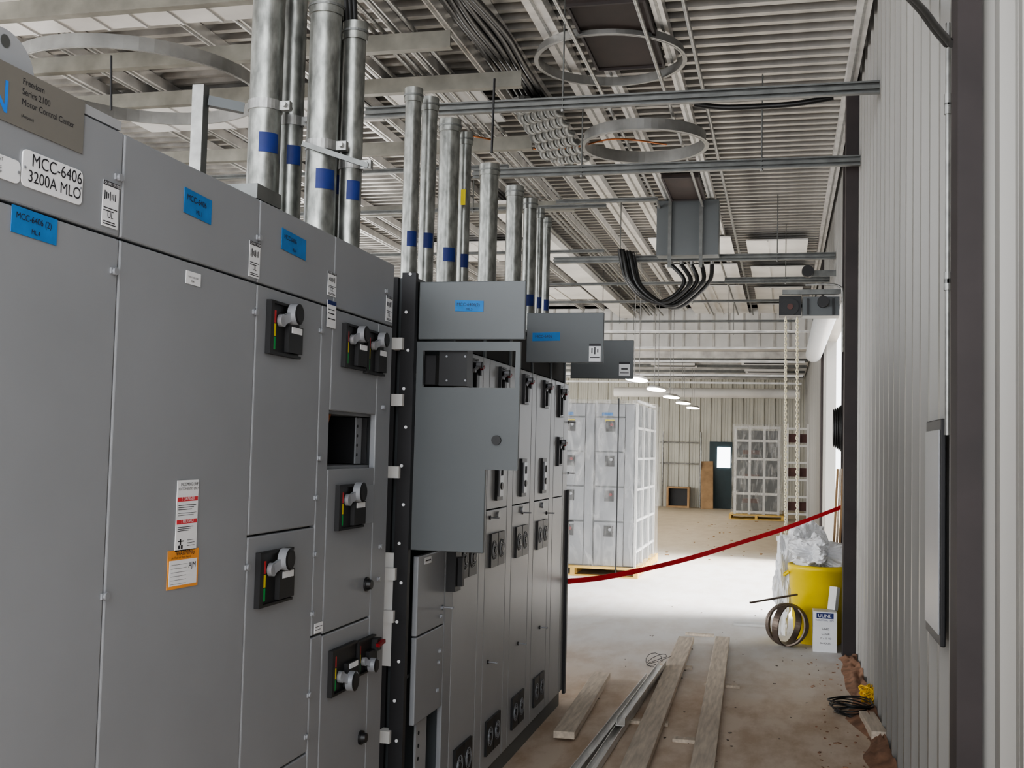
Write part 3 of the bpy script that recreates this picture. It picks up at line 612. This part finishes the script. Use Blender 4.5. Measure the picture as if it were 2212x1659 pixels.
# ------------------------------------------------------------ right wall items
def icol(x0,x1,y0,y1,label):
    b=MB(); b.box(x0,x0+.012,y0,y1,0,5.1,BROWN); b.box(x1-.012,x1,y0,y1,0,5.1,BROWN); ym=(y0+y1)/2; b.box(x0+.012,x1-.012,ym-.05,ym-.04,0,5.1,BROWN)
    b.box(x0+.012,x1-.012,y0,y0+.01,0,5.1,BROWN)
    b.obj('steel_column',label=label,cat='column')
icol(.505,.576,3.56,3.70,'dark brown painted steel column against the ribbed wall')
icol(.478,.575,9.45,9.65,'dark brown painted steel column beside the doorway')
icol(.55,.576,11.40,11.50,'dark brown steel door jamb column'); icol(.54,.576,17.6,17.75,'dark brown steel door jamb column')
Yc=onx(2046,500,.56).y
b=MB(); b.cyl((.562,Yc,ony(2052,940,Yc).z),(.562,Yc,ony(2052,50,Yc).z),.009,GALV,12)
for v in(215,235,600,615): b.cyl((.562,Yc,ony(2050,v,Yc).z-.02),(.562,Yc,ony(2050,v,Yc).z+.02),.013,GALV,12)
b.obj('wall_conduit',label='thin galvanized conduit running up the ribbed wall',cat='conduit')
Pn0=onx(2034,900,.56); Pn1=onx(2002,1000,.56)
zt=onx(2030,905,.56).z; zb=onx(2030,1395,.56).z
b=MB(); b.box(.558,.576,Pn0.y,Pn1.y,zb,zt,BLACKM); o=b.obj('wall_panel_box',label='thin gray electrical panel mounted on the wall',cat='electrical box',bevel=.004)
MB().box(.552,.5575,Pn0.y+.02,Pn1.y-.02,zb+.04,zt-.04,PAINTL).obj('panel_door',parent=o,bevel=.002,label='pale gray panel door')
for k in range(2):
    P=[onx(u+k*10,v,.5) for u,v in((1950,-15),(1985,20),(2015,60),(2045,95))]
    MB().tube(cr(P),.012,CABLE,8).obj('wall_cable',label='black cable hanging by the top of the wall',cat='cable',group='wall cables')
# ------------------------------------------------------------ overhead door gear
b=MB(); b.cyl((.43,OY0+.3,3.16),(.43,OY1+.1,3.16),.12,PAINTL,28); b.obj('rolling_door_barrel',label='gray coiled rolling door above the wall opening',cat='rolling door')
b=MB(); b.box(ony(1733,655,11.5).x,ony(1812,655,11.5).x,11.35,11.6,ony(1700,686,11.5).z,ony(1700,646,11.5).z,PAINTD)
b.box(ony(1690,640,11.5).x,ony(1815,640,11.5).x,11.36,11.40,ony(1700,640,11.5).z,ony(1700,630,11.5).z,STRUT)
s_=ony(1778,652,11.3); b.cyl((s_.x,11.25,s_.z),(s_.x,11.35,s_.z),.055,BLACK,18)
for u in(1745,1800): q=ony(u,662,11.34); b.box(q.x-.01,q.x+.01,11.335,11.349,q.z-.08,q.z+.08,BLACK)
op=b.obj('door_operator',label='black and gray chain hoist operator for the rolling door',cat='door operator')
b=MB(); b.box(ony(1683,655,11.5).x,ony(1731,655,11.5).x,11.42,11.65,ony(1700,683,11.5).z,ony(1700,641,11.5).z,BLACKM); q=ony(1707,662,11.4); b.cyl((q.x,11.41,q.z),(q.x,11.44,q.z),.085,BLACK,20); b.cyl((q.x,11.395,q.z),(q.x,11.41,q.z),.03,REDFR,12); b.obj('gear_housing',parent=op)
def chain(px,pxb,pyb):
    t=ony(px,688,11.3); e=ony(pxb,pyb,11.3); b=MB(); n=80
    for k in range(n):
        c=t.lerp(e,k/(n-1)); a=UX if k%2 else (UX*.3+UY).normalized(); L=(t-e).length/n*.75; P=[]
        for i in range(8):
            q=2*math.pi*i/8; P.append(c+Z*math.sin(q)*L+a*math.cos(q)*.012)
        b.tube(P,.005,CHAIN,5,True)
    b.obj('hand_chain',label='hanging zinc hand chain of the rolling door hoist',cat='chain',group='hoist hand chains')
chain(1697,1697,1185); chain(1722,1722,1165)
P=[ony(u,v,11.2) for u,v in((1740,615),(1790,614),(1815,620),(1820,640),(1820,760))]
MB().tube(cr(P),.012,GALV,8).obj('bent_conduit',label='bent galvanized conduit beside the door operator',cat='conduit')
b=MB(); s_=ony(1745,585,13.5); b.cyl((s_.x,13.5,s_.z),(s_.x,13.6,s_.z),.07,BLACK,18); b.box(s_.x-.05,s_.x+.35,13.6,13.62,s_.z-.05,s_.z+.02,STRUT)
b.obj('wall_horn',label='small black round device on a strut bracket',cat='alarm device')
b=MB()
for k in range(5):
    c=ony(1808,925,10.8); P=[c+V((.016*k-.03,math.cos(q)*(.08+.01*k),math.sin(q)*(.17+.01*k))) for q in [2*math.pi*i/24 for i in range(24)]]
    b.tube(P,.007,CABLE,6,True)
b.obj('hanging_cable_coil',label='coil of black cable hanging on the wall',cat='cable coil')
for i in range(3):
    X=.42+.03*i; MB().beam((X,10.6+.1*i,0.0),(X+.07,10.8+.1*i,1.5),.04,.02,PLY if i!=1 else WOOD,up=UX).obj('leaning_board',label='long wooden board leaning against the wall',cat='board',group='leaning boards')
# ------------------------------------------------------------ barrier tape
P=[V(ony(1222,1256,7.04)),V(ony(1300,1248,7.35)),V(ony(1400,1228,7.75)),V(ony(1500,1203,8.15)),V(ony(1600,1172,8.6)),V(ony(1700,1140,9.0)),V(ony(1816,1096,9.43))]
P=cr(P,6); vs=[];n=len(P)
for i,p in enumerate(P):
    a=.25*math.sin(i*.6); up=Z*math.cos(a)+V((.3,-.9,0)).normalized()*math.sin(a); vs+=[p-up*.018,p+up*.018]
MB().add(vs,[(2*i,2*i+2,2*i+3,2*i+1) for i in range(n-1)],TAPER,True).obj('barrier_tape',label='red plastic barrier tape strung across the aisle',cat='barrier tape')
# ------------------------------------------------------------ floor items
def fboard(p0,p1,w_,h,m,name='wooden_board',label='weathered wooden board lying on the concrete floor',cat='board',z=0.0,group=None):
    a=onz(*p0,z+h/2);b_=onz(*p1,z+h/2); b=MB(); b.beam(a,b_,w_,h,m); return b.obj(name,label=label,cat=cat,bevel=.003,group=group)
for p0,p1,w_ in(((1483,1380),(1345,1720),.13),((1561,1380),(1508,1720),.12),((1300,1458),(1218,1588),.12)):
    fboard(p0,p1,w_,.04,WOOD,z=.02,group='floor boards')
for u,v in((1400,1560),(1460,1440),(1560,1480),(1500,1600)):
    c=onz(u,v,.01); MB().box(c.x-.12,c.x+.12,c.y-.03,c.y+.03,.0,.019,WOOD).obj('wood_cleat',label='short wooden cleat under the floor boards',cat='board',group='wood cleats')
def fchan(p0,p1,z=0.0):
    a=onz(*p0,z+.03);c=onz(*p1,z+.03); d=(c-a).normalized(); r=d.cross(Z).normalized(); b=MB()
    b.beam(a-Z*.02,c-Z*.02,.05,.004,GALVB); b.beam(a+r*.023,c+r*.023,.004,.042,GALVB); b.beam(a-r*.023,c-r*.023,.004,.042,GALVB)
    b.obj('steel_stud',label='shiny galvanized steel stud channel on the floor',cat='metal channel',group='loose steel studs')
fchan((1428,1438),(1262,1690)); fchan((1404,1460),(1225,1690),.0); fchan((1432,1432),(1340,1560),.045)
for k in range(3):
    c=onz(1412+6*k,1440,.0); P=[c+V((math.cos(q)*(.06+.015*k),math.sin(q)*.07,.05+.04*math.sin(q+k))) for q in [i*.5 for i in range(12)]]
    MB().tube(P,.0022,BLACKM,5).obj('wire_loop',label='thin loose wire loop lying on the steel studs',cat='wire',group='loose wire loops')
b=MB(); N=90; vs=[];M=8
for i in range(N):
    y=3+i*.072
    for k in range(M):
        t=k/(M-1); wdt=.14+.12*noise.noise(V((y*1.7,0,3))); x=WX-.037-t*max(.03,wdt); z=(1-t)*.05*(1+noise.noise(V((y*4,t*5,0))))+.012*noise.noise(V((y*15,t*9,2)))*(1-t)+ (.001 if k<M-1 else -.002)
        vs.append((x,y,max(z,-.002)))
b.add(vs,[(i*M+k,i*M+k+1,(i+1)*M+k+1,(i+1)*M+k) for i in range(N-1) for k in range(M-1)],DIRT,True)
b.obj('dirt_pile',label='reddish loose dirt along the wall base',cat='dirt',kind='stuff')
rnd=random.Random(9)
def scatter(n,xr,yr,s,m,name,label,cat):
    b=MB()
    for i in range(n):
        x=rnd.uniform(*xr);y=rnd.uniform(*yr);a=rnd.uniform(0,3.14);q=rnd.uniform(.3,1)*s
        b.obox((x,y,q*.3),V((math.cos(a),math.sin(a),0))*q*rnd.uniform(.7,1.6),V((-math.sin(a),math.cos(a),0))*q*.7,Z*q*.3,m)
    b.obj(name,label=label,cat=cat,kind='stuff')
scatter(180,(.2,.55),(4.2,9.3),.009,DIRT,'dirt_crumbs','reddish dirt crumbs scattered on the slab','dirt')
scatter(60,(-1.2,.3),(5,12),.008,STEELB,'floor_debris','small dark debris scattered over the concrete','debris')
scatter(40,(-2.0,-.1),(17,28),.025,PLY,'far_debris','small scraps scattered across the dusty floor','debris')
c=onz(1838,1532,.03); b=MB()
for k in range(7): b.tube([c+V((math.cos(q)*(.10+.006*k)+.01*math.sin(3*k),math.sin(q)*(.13),.012*k-.02+.008*math.sin(q*2+k))) for q in [2*math.pi*i/24 for i in range(24)]],.005,CABLE,5,True)
b.obj('wire_coil',label='coil of black wire lying on the floor by the wall',cat='wire coil')
c=onz(1876,1505,.06); b=MB()
for k in range(46):
    P=[c+V((rnd.uniform(-.055,.055),rnd.uniform(-.13,.13),rnd.uniform(-.05,.06))) for _ in range(4)]; b.tube(cr(P,4),.005,ROPE,5)
b.obj('yellow_rope_bundle',label='frayed bundle of yellow rope against the wall',cat='rope')
a=onz(1872,1545,.03); c=onz(1900,1590,.03); MB().beam(a,c,.09,.05,WOOD).obj('wood_block',label='short pale wood block on the floor by the wall',cat='wood block',bevel=.004)
# trash can
cx,cy=.305,10.15
prof=[(.19,0),(.20,.01),(.215,.2),(.222,.21),(.235,.45),(.243,.46),(.250,.62),(.262,.63),(.262,.67),(.245,.675),(.235,.62),(.2,.05)]
b=MB(); n=36; vs=[(cx+r*math.cos(2*math.pi*i/n),cy+r*math.sin(2*math.pi*i/n),z) for r,z in prof for i in range(n)]
b.add(vs,[(k*n+i,k*n+(i+1)%n,(k+1)*n+(i+1)%n,(k+1)*n+i) for k in range(len(prof)-1) for i in range(n)],CAN,True); b.add([vs[i] for i in range(n)],[tuple(reversed(range(n)))],CAN)
tc=b.obj('trash_can',label='round yellow plastic trash can stuffed with white plastic sheet',cat='trash can')
MB().tube([(cx-.25,cy-.06,.60),(cx-.29,cy-.05,.57),(cx-.29,cy+.05,.57),(cx-.25,cy+.06,.60)],.012,CAN,8).obj('handle',parent=tc)
def blob(c,rx,ry,rz,m,name,label,cat,seed=0,amp=.5):
    import bmesh
    bm=bmesh.new(); bmesh.ops.create_icosphere(bm,subdivisions=5,radius=1)
    b=MB(); vs=[]
    for v in bm.verts:
        d=v.co.normalized(); f=1+amp*noise.noise(d*1.8+V((seed,0,0)))+.35*amp*abs(noise.noise(d*5+V((0,seed,0))))+.15*amp*noise.noise(d*12)
        vs.append(V((min(c[0]+d.x*rx*f,WX-.04),c[1]+d.y*ry*f,max(.005,c[2]+d.z*rz*f))))
    b.add(vs,[tuple(q.index for q in f.verts) for f in bm.faces],m,False); bm.free(); return b.obj(name,label=label,cat=cat)
blob((.30,10.15,.76),.21,.22,.13,BAG,'plastic_sheet','crumpled white plastic sheet bulging out of the trash can','plastic sheet',1,.8)
blob((.17,10.62,.74),.2,.15,.2,BAG,'plastic_sheet','crumpled clear plastic sheeting piled behind trash can','plastic sheet',3,.8)
blob((.02,10.40,.45),.07,.1,.32,BAG,'plastic_sheet','clear plastic sheeting hanging beside the trash can','plastic sheet',5,.9)
p=ony(1756,1386,9.66);q=ony(1811,1306,9.66)
b=MB(); b.box(p.x,q.x-.01,9.66,9.86,0,.33,WHITEP); bx=b.obj('cardboard_carton',label='small white tape carton with blue printing on floor',cat='carton',bevel=.003)
wq=q.x-.01-p.x
lab('printed_front',bx,(p.x,9.659,0.0),UX,Z,-UY,wq,.33,WHITE,[('ULINE',.20,.86,.040,WHITE),('INDUSTRIAL TAPE',.10,.77,.018,BLUED),('S-660',.36,.55,.026,INK),('CLEAR',.36,.43,.022,INK),('2" x 55 YD',.30,.32,.02,INK),('36 ROLLS',.3,.2,.02,INK)],[(.14,.83,.86,.97,BLUED)])
MB().beam((q.x-.04,9.80,.331),(q.x-.02,9.83,.52),.07,.05,WHITEP).obj('foam_piece',label='white foam strip standing on the carton',cat='foam strip')
c=ony(1700,1330,9.8); c.z=.187
b=MB()
for ax in((.45,-1,.1),(-.5,-1,.15),(.9,-.6,-.1),(.1,-1,-.25)): b.hoop(c,ax,.18,.055,.012,STEELB,48)
b.obj('steel_band_coil',label='sprung coil of brown steel banding standing on floor',cat='steel banding')
MB().beam(ony(1620,1302,9.7),ony(1722,1284,9.85),.03,.012,STEELB).obj('steel_band_strip',label='flat steel band strip sticking out from the coil',cat='steel banding')
c=onz(1620,1348,.01); MB().box(c.x-.15,c.x+.15,c.y-.08,c.y+.08,.0,.02,WHITEP).obj('foam_sheet',label='thin white foam piece lying flat on concrete',cat='foam')
c=onz(1530,1372,.01); MB().box(c.x-.2,c.x+.05,c.y-.03,c.y+.03,.0,.02,WOOD).obj('wood_scrap',label='short wood scrap beside board ends',cat='board')
# ------------------------------------------------------------ wrapped cabinets on pallet
PY=14.3; px0,px1=-3.42,ony(1370,1050,PY).x
def pallet(x0,x1,y0,y1,label):
    b=MB(); n=int((y1-y0)/.14)+1
    for k in range(n): b.box(x0,x1,y0+k*(y1-y0-.1)/(n-1),y0+k*(y1-y0-.1)/(n-1)+.1,.1,.125,PALLET)
    for xx in(x0,(x0+x1)/2-.03,x1-.06): b.box(xx,xx+.06,y0,y1,.02,.1,PALLET)
    for k in(0,.5,1): b.box(x0,x1,y0+k*(y1-y0-.1),y0+k*(y1-y0-.1)+.1,0,.02,PALLET)
    b.obj('wooden_pallet',label=label,cat='pallet')
pallet(px0-.05,px1+.08,PY-.12,16.5,'yellow-brown wooden pallet under the wrapped cabinets')
zt=ony(1365,872,PY).z
wS=(px1-px0)/3
for i in range(3):
    x0=px0+wS*i; e=empty('wrapped_cabinet',(x0+wS/2,PY+1.0,.126),'light gray control cabinet wrapped in clear plastic on pallet','electrical cabinet','wrapped cabinets on pallet')
    MB().box(x0,x0+wS,PY+.02,16.4,.126,zt,PAINTD).obj('body',parent=e)
    zz=[.13,.7,1.15,1.6,2.05,zt]
    for k in range(5):
        b=MB(); b.box(x0+.01,x0+wS*.74,PY,PY+.019,zz[k]+.010,zz[k+1]-.010,PAINT); dd=b.obj('door',parent=e,bevel=.003)
        if k<4:
            b=MB(); xx=x0+wS*.38; zz1=zz[k+1]-.12; b.box(xx-.06,xx+.06,PY-.015,PY-.0005,zz1-.07,zz1+.07,BLACK); b.cyl((xx+.02,PY-.04,zz1+.02),(xx+.02,PY-.015,zz1+.02),.02,RED if (k+i)%2 else SILV,10); b.obj('disconnect_handle',parent=dd)
    MB().box(x0+wS*.76,x0+wS-.014,PY,PY+.019,.14,zt-.01,PAINT).obj('wireway_door',parent=e,bevel=.003)
    xx=x0+wS*.3; MB().box(xx-.07,xx+.07,PY-.003,PY-.0005,zt-.16,zt-.12,BLUE).obj('tape_label',parent=e); MB().box(xx-.03,xx+.09,PY-.003,PY-.0005,zt-.24,zt-.21,YEL).obj('yellow_label',parent=e)
b=MB(); xs=px1+.002
for yv in(PY+.02,PY+.7,PY+1.4,16.36): b.box(xs,xs+.03,yv,yv+.05,.126,zt,WHITEP)
for z_ in(.3,.7,1.1,1.5,1.9,2.25): b.box(xs,xs+.025,PY+.07,16.36,z_,z_+.03,WHITEP)
b.obj('side_frame',label='white painted end frame of the wrapped cabinets',cat='steel frame')
def shell(x0,x1,y0,y1,z0,z1,label):
    b=MB(); n=24
    def wob(p): 
        return p+V((noise.noise(p*2.3),noise.noise(p*2.3+V((5,0,0))),noise.noise(p*2.1+V((0,7,0)))))*.03
    def grid(a,bv,c):
        vs=[]
        for i in range(n+1):
            for k in range(n+1): vs.append(wob(V(a)+V(bv)*i/n+V(c)*k/n))
        b.add(vs,[(i*(n+1)+k,(i+1)*(n+1)+k,(i+1)*(n+1)+k+1,i*(n+1)+k+1) for i in range(n) for k in range(n)],WRAP,True)
    grid((x0,y0,z0),(x1-x0,0,0),(0,0,z1-z0)); grid((x1,y0,z0),(0,y1-y0,0),(0,0,z1-z0)); grid((x0,y0,z1),(x1-x0,0,0),(0,y1-y0,0))
    b.obj('plastic_wrap',label=label,cat='plastic wrap')
shell(px0-.04,px1+.08,PY-.07,16.46,.14,zt+.05,'wrinkled clear shrink wrap around the palletized cabinets')
s_=ony(1330,1240,PY-.12); MB().box(s_.x-.008,s_.x+.008,PY-.13,PY-.126,0.02,zt+.06,BLACK).obj('banding_strap',label='black vertical strap over the wrapped cabinets',cat='strap')
# second wrapped unit
Y3=28; a=ony(1584,1115,Y3);c=ony(1686,922,Y3)
e=empty('open_rack_unit',((a.x+c.x)/2,Y3+.4,0),'white framed equipment rack wrapped in clear plastic','equipment rack')
b=MB(); 
for k in range(4): xx=a.x+(c.x-a.x-.06)*k/3; b.box(xx,xx+.06,Y3,Y3+.06,.12,c.z,WHITEP)
for z_ in(.15,.6,1.0,1.45,1.9,c.z-.06): b.box(a.x,c.x,Y3-.01,Y3-.001,z_,z_+.06,WHITEP)
b.obj('frame',parent=e)
MB().box(a.x+.05,c.x-.05,Y3+.3,Y3+.7,.13,c.z-.1,PAINTD).obj('equipment_core',parent=e)
for k in range(3): MB().box(a.x+.2,c.x-.5,Y3+.2,Y3+.29,.4+k*.6,.5+k*.6,REDFR).obj('breaker_module',parent=e)
shell(a.x-.05,c.x+.05,Y3-.08,Y3+.8,.13,c.z+.05,'clear shrink wrap around the far equipment rack')
pallet(a.x-.1,c.x+.1,Y3-.15,Y3+.85,'wooden pallet under the far equipment rack')
b=MB(); a=ony(1697,1110,27);c=ony(1748,916,27)
for xx in(a.x,c.x-.05,(a.x+c.x)/2): b.box(xx,xx+.05,27,27.05,0,c.z,WHITEP)
for k in range(6): b.box(a.x,c.x,27.001,27.04,.2+k*.4,.25+k*.4,WHITEP)
for k in range(3): b.box(a.x+.05,c.x-.05,27.1,27.3,.3+k*.8,.5+k*.8,REDFR)
b.obj('storage_rack',label='white open steel rack standing near the wall',cat='rack')
a=ony(1531,1098,YB-.08);c=ony(1582,955,YB-.08)
d=MB(); d.box(a.x,c.x,YB-.10,YB-.04,0,c.z,TEAL); d.obj('door_1',kind='structure')
p=ony(1549,1010,YB-.12);q=ony(1578,966,YB-.12); MB().box(p.x,q.x,YB-.13,YB-.101,p.z,q.z,SKYW).obj('window_1',kind='structure')
a=ony(1520,1092,32.5); MB().beam((a.x+.1,32.4,0),(a.x+.05,32.9,1.35),.35,.03,PLY,up=UY).obj('plywood_sheet',label='brown plywood sheet leaning on the back wall',cat='plywood')
a=ony(1440,1092,32.6);c=ony(1490,1048,32.6); b=MB(); b.box(a.x,c.x,32.5,32.9,.0,.05,PLY);b.box(a.x,c.x,32.5,32.9,.55,.6,PLY);b.box(a.x,a.x+.06,32.5,32.9,.05,.55,PLY);b.box(c.x-.06,c.x,32.5,32.9,.05,.55,PLY);b.box(a.x+.06,c.x-.06,32.8,32.9,.05,.55,BLACK)
b.obj('wood_crate',label='open wooden crate with black interior by back wall',cat='crate')
for v in(955,1000): 
    p=ony(1425,v,YB-.15);q=ony(1510,v,YB-.15); MB().cyl(p,V((q.x,p.y,p.z)),.02,GALV,8).obj('wall_pipe',label='thin galvanized pipe along the back wall',cat='pipe',group='back wall pipes')
for u in(1430,1512): p=ony(u,1090,YB-.2); MB().cyl((p.x,YB-.2,0),(p.x,YB-.2,2.2),.025,GALV,8).obj('wall_pipe',label='upright galvanized pipe by the back wall',cat='pipe',group='back wall pipes')
b=MB(); b.cyl((-4.5,30,3.2),(.4,30,3.2),.13,LINERF,20); b.obj('round_duct',label='long pale round duct crossing before back wall',cat='duct')
for k,Yl in enumerate((17.5,20.3,23.1,25.9,28.7)):
    X=-2.27; zl=1.63+1.11; ztop=ZC if Yl<24 else 3.85
    e=empty('pendant_light',(X,Yl,zl),'glowing oval pendant light hung in a row','ceiling light','pendant light row')
    b=MB(); vs=[];n=24
    for z_,s_ in((0,1),(.03,1),(.05,.8)):
        for i in range(n): q=2*math.pi*i/n; vs.append((X+.16*s_*math.cos(q),Yl+.65*s_*math.sin(q),zl+z_))
    b.add(vs,[(i,(i+1)%n,n+(i+1)%n,n+i) for i in range(n)]+[(n+i,n+(i+1)%n,2*n+(i+1)%n,2*n+i) for i in range(n)]+[tuple(range(2*n,3*n))],WHITEP,True)
    b.obj('lamp_shade',parent=e)
    MB().add([(p[0],p[1],p[2]-.002) for p in vs[:n]],[tuple(reversed(range(n)))],LAMP).obj('lamp_lens',parent=e)
    for dy in(-.3,.3): MB().cyl((X,Yl+dy,zl+.05),(X,Yl+dy,ztop),.006,GALV,6).obj('hanger_wire',parent=e)
# ------------------------------------------------------------ light
W=bpy.data.worlds.new('World'); S.world=W; W.use_nodes=True; nt=W.node_tree; bg=nt.nodes['Background']
bg.inputs[0].default_value=(.93,.96,1,1); bg.inputs[1].default_value=3.8
sn=bpy.data.lights.new('sun','SUN'); sn.energy=16; sn.angle=math.radians(30); sn.color=(1,.98,.96); so=bpy.data.objects.new('sun',sn); COL.objects.link(so)
so.rotation_euler=V((-1,.0,-1.05)).to_track_quat('-Z','Y').to_euler()
def area(loc,tgt,sx,sy,e,col=(1,1,1)):
    l=bpy.data.lights.new('area','AREA'); l.shape='RECTANGLE'; l.size=sx; l.size_y=sy; l.energy=e; l.color=col
    o=bpy.data.objects.new('fill_area',l); COL.objects.link(o); o.location=loc; o.rotation_euler=(V(tgt)-V(loc)).to_track_quat('-Z','Y').to_euler()
area((-.4,-1.5,2.6),(-1.3,6,2.0),4,4,170,(.95,.97,1))  # unseen fill added behind the camera
area((-9.5,5,1.6),(-3,11,4.7),5,2.5,360,(1,.98,.96))  # off-frame fill added at left to lift the ceiling underside
area((-8.5,20,1.4),(-2,21,4.5),6,2.5,420,(1,.98,.95))
area((-6.5,29,1.6),(-2,33,1.8),3,2.5,120,(1,.98,.93))  # fill added to brighten the back wall
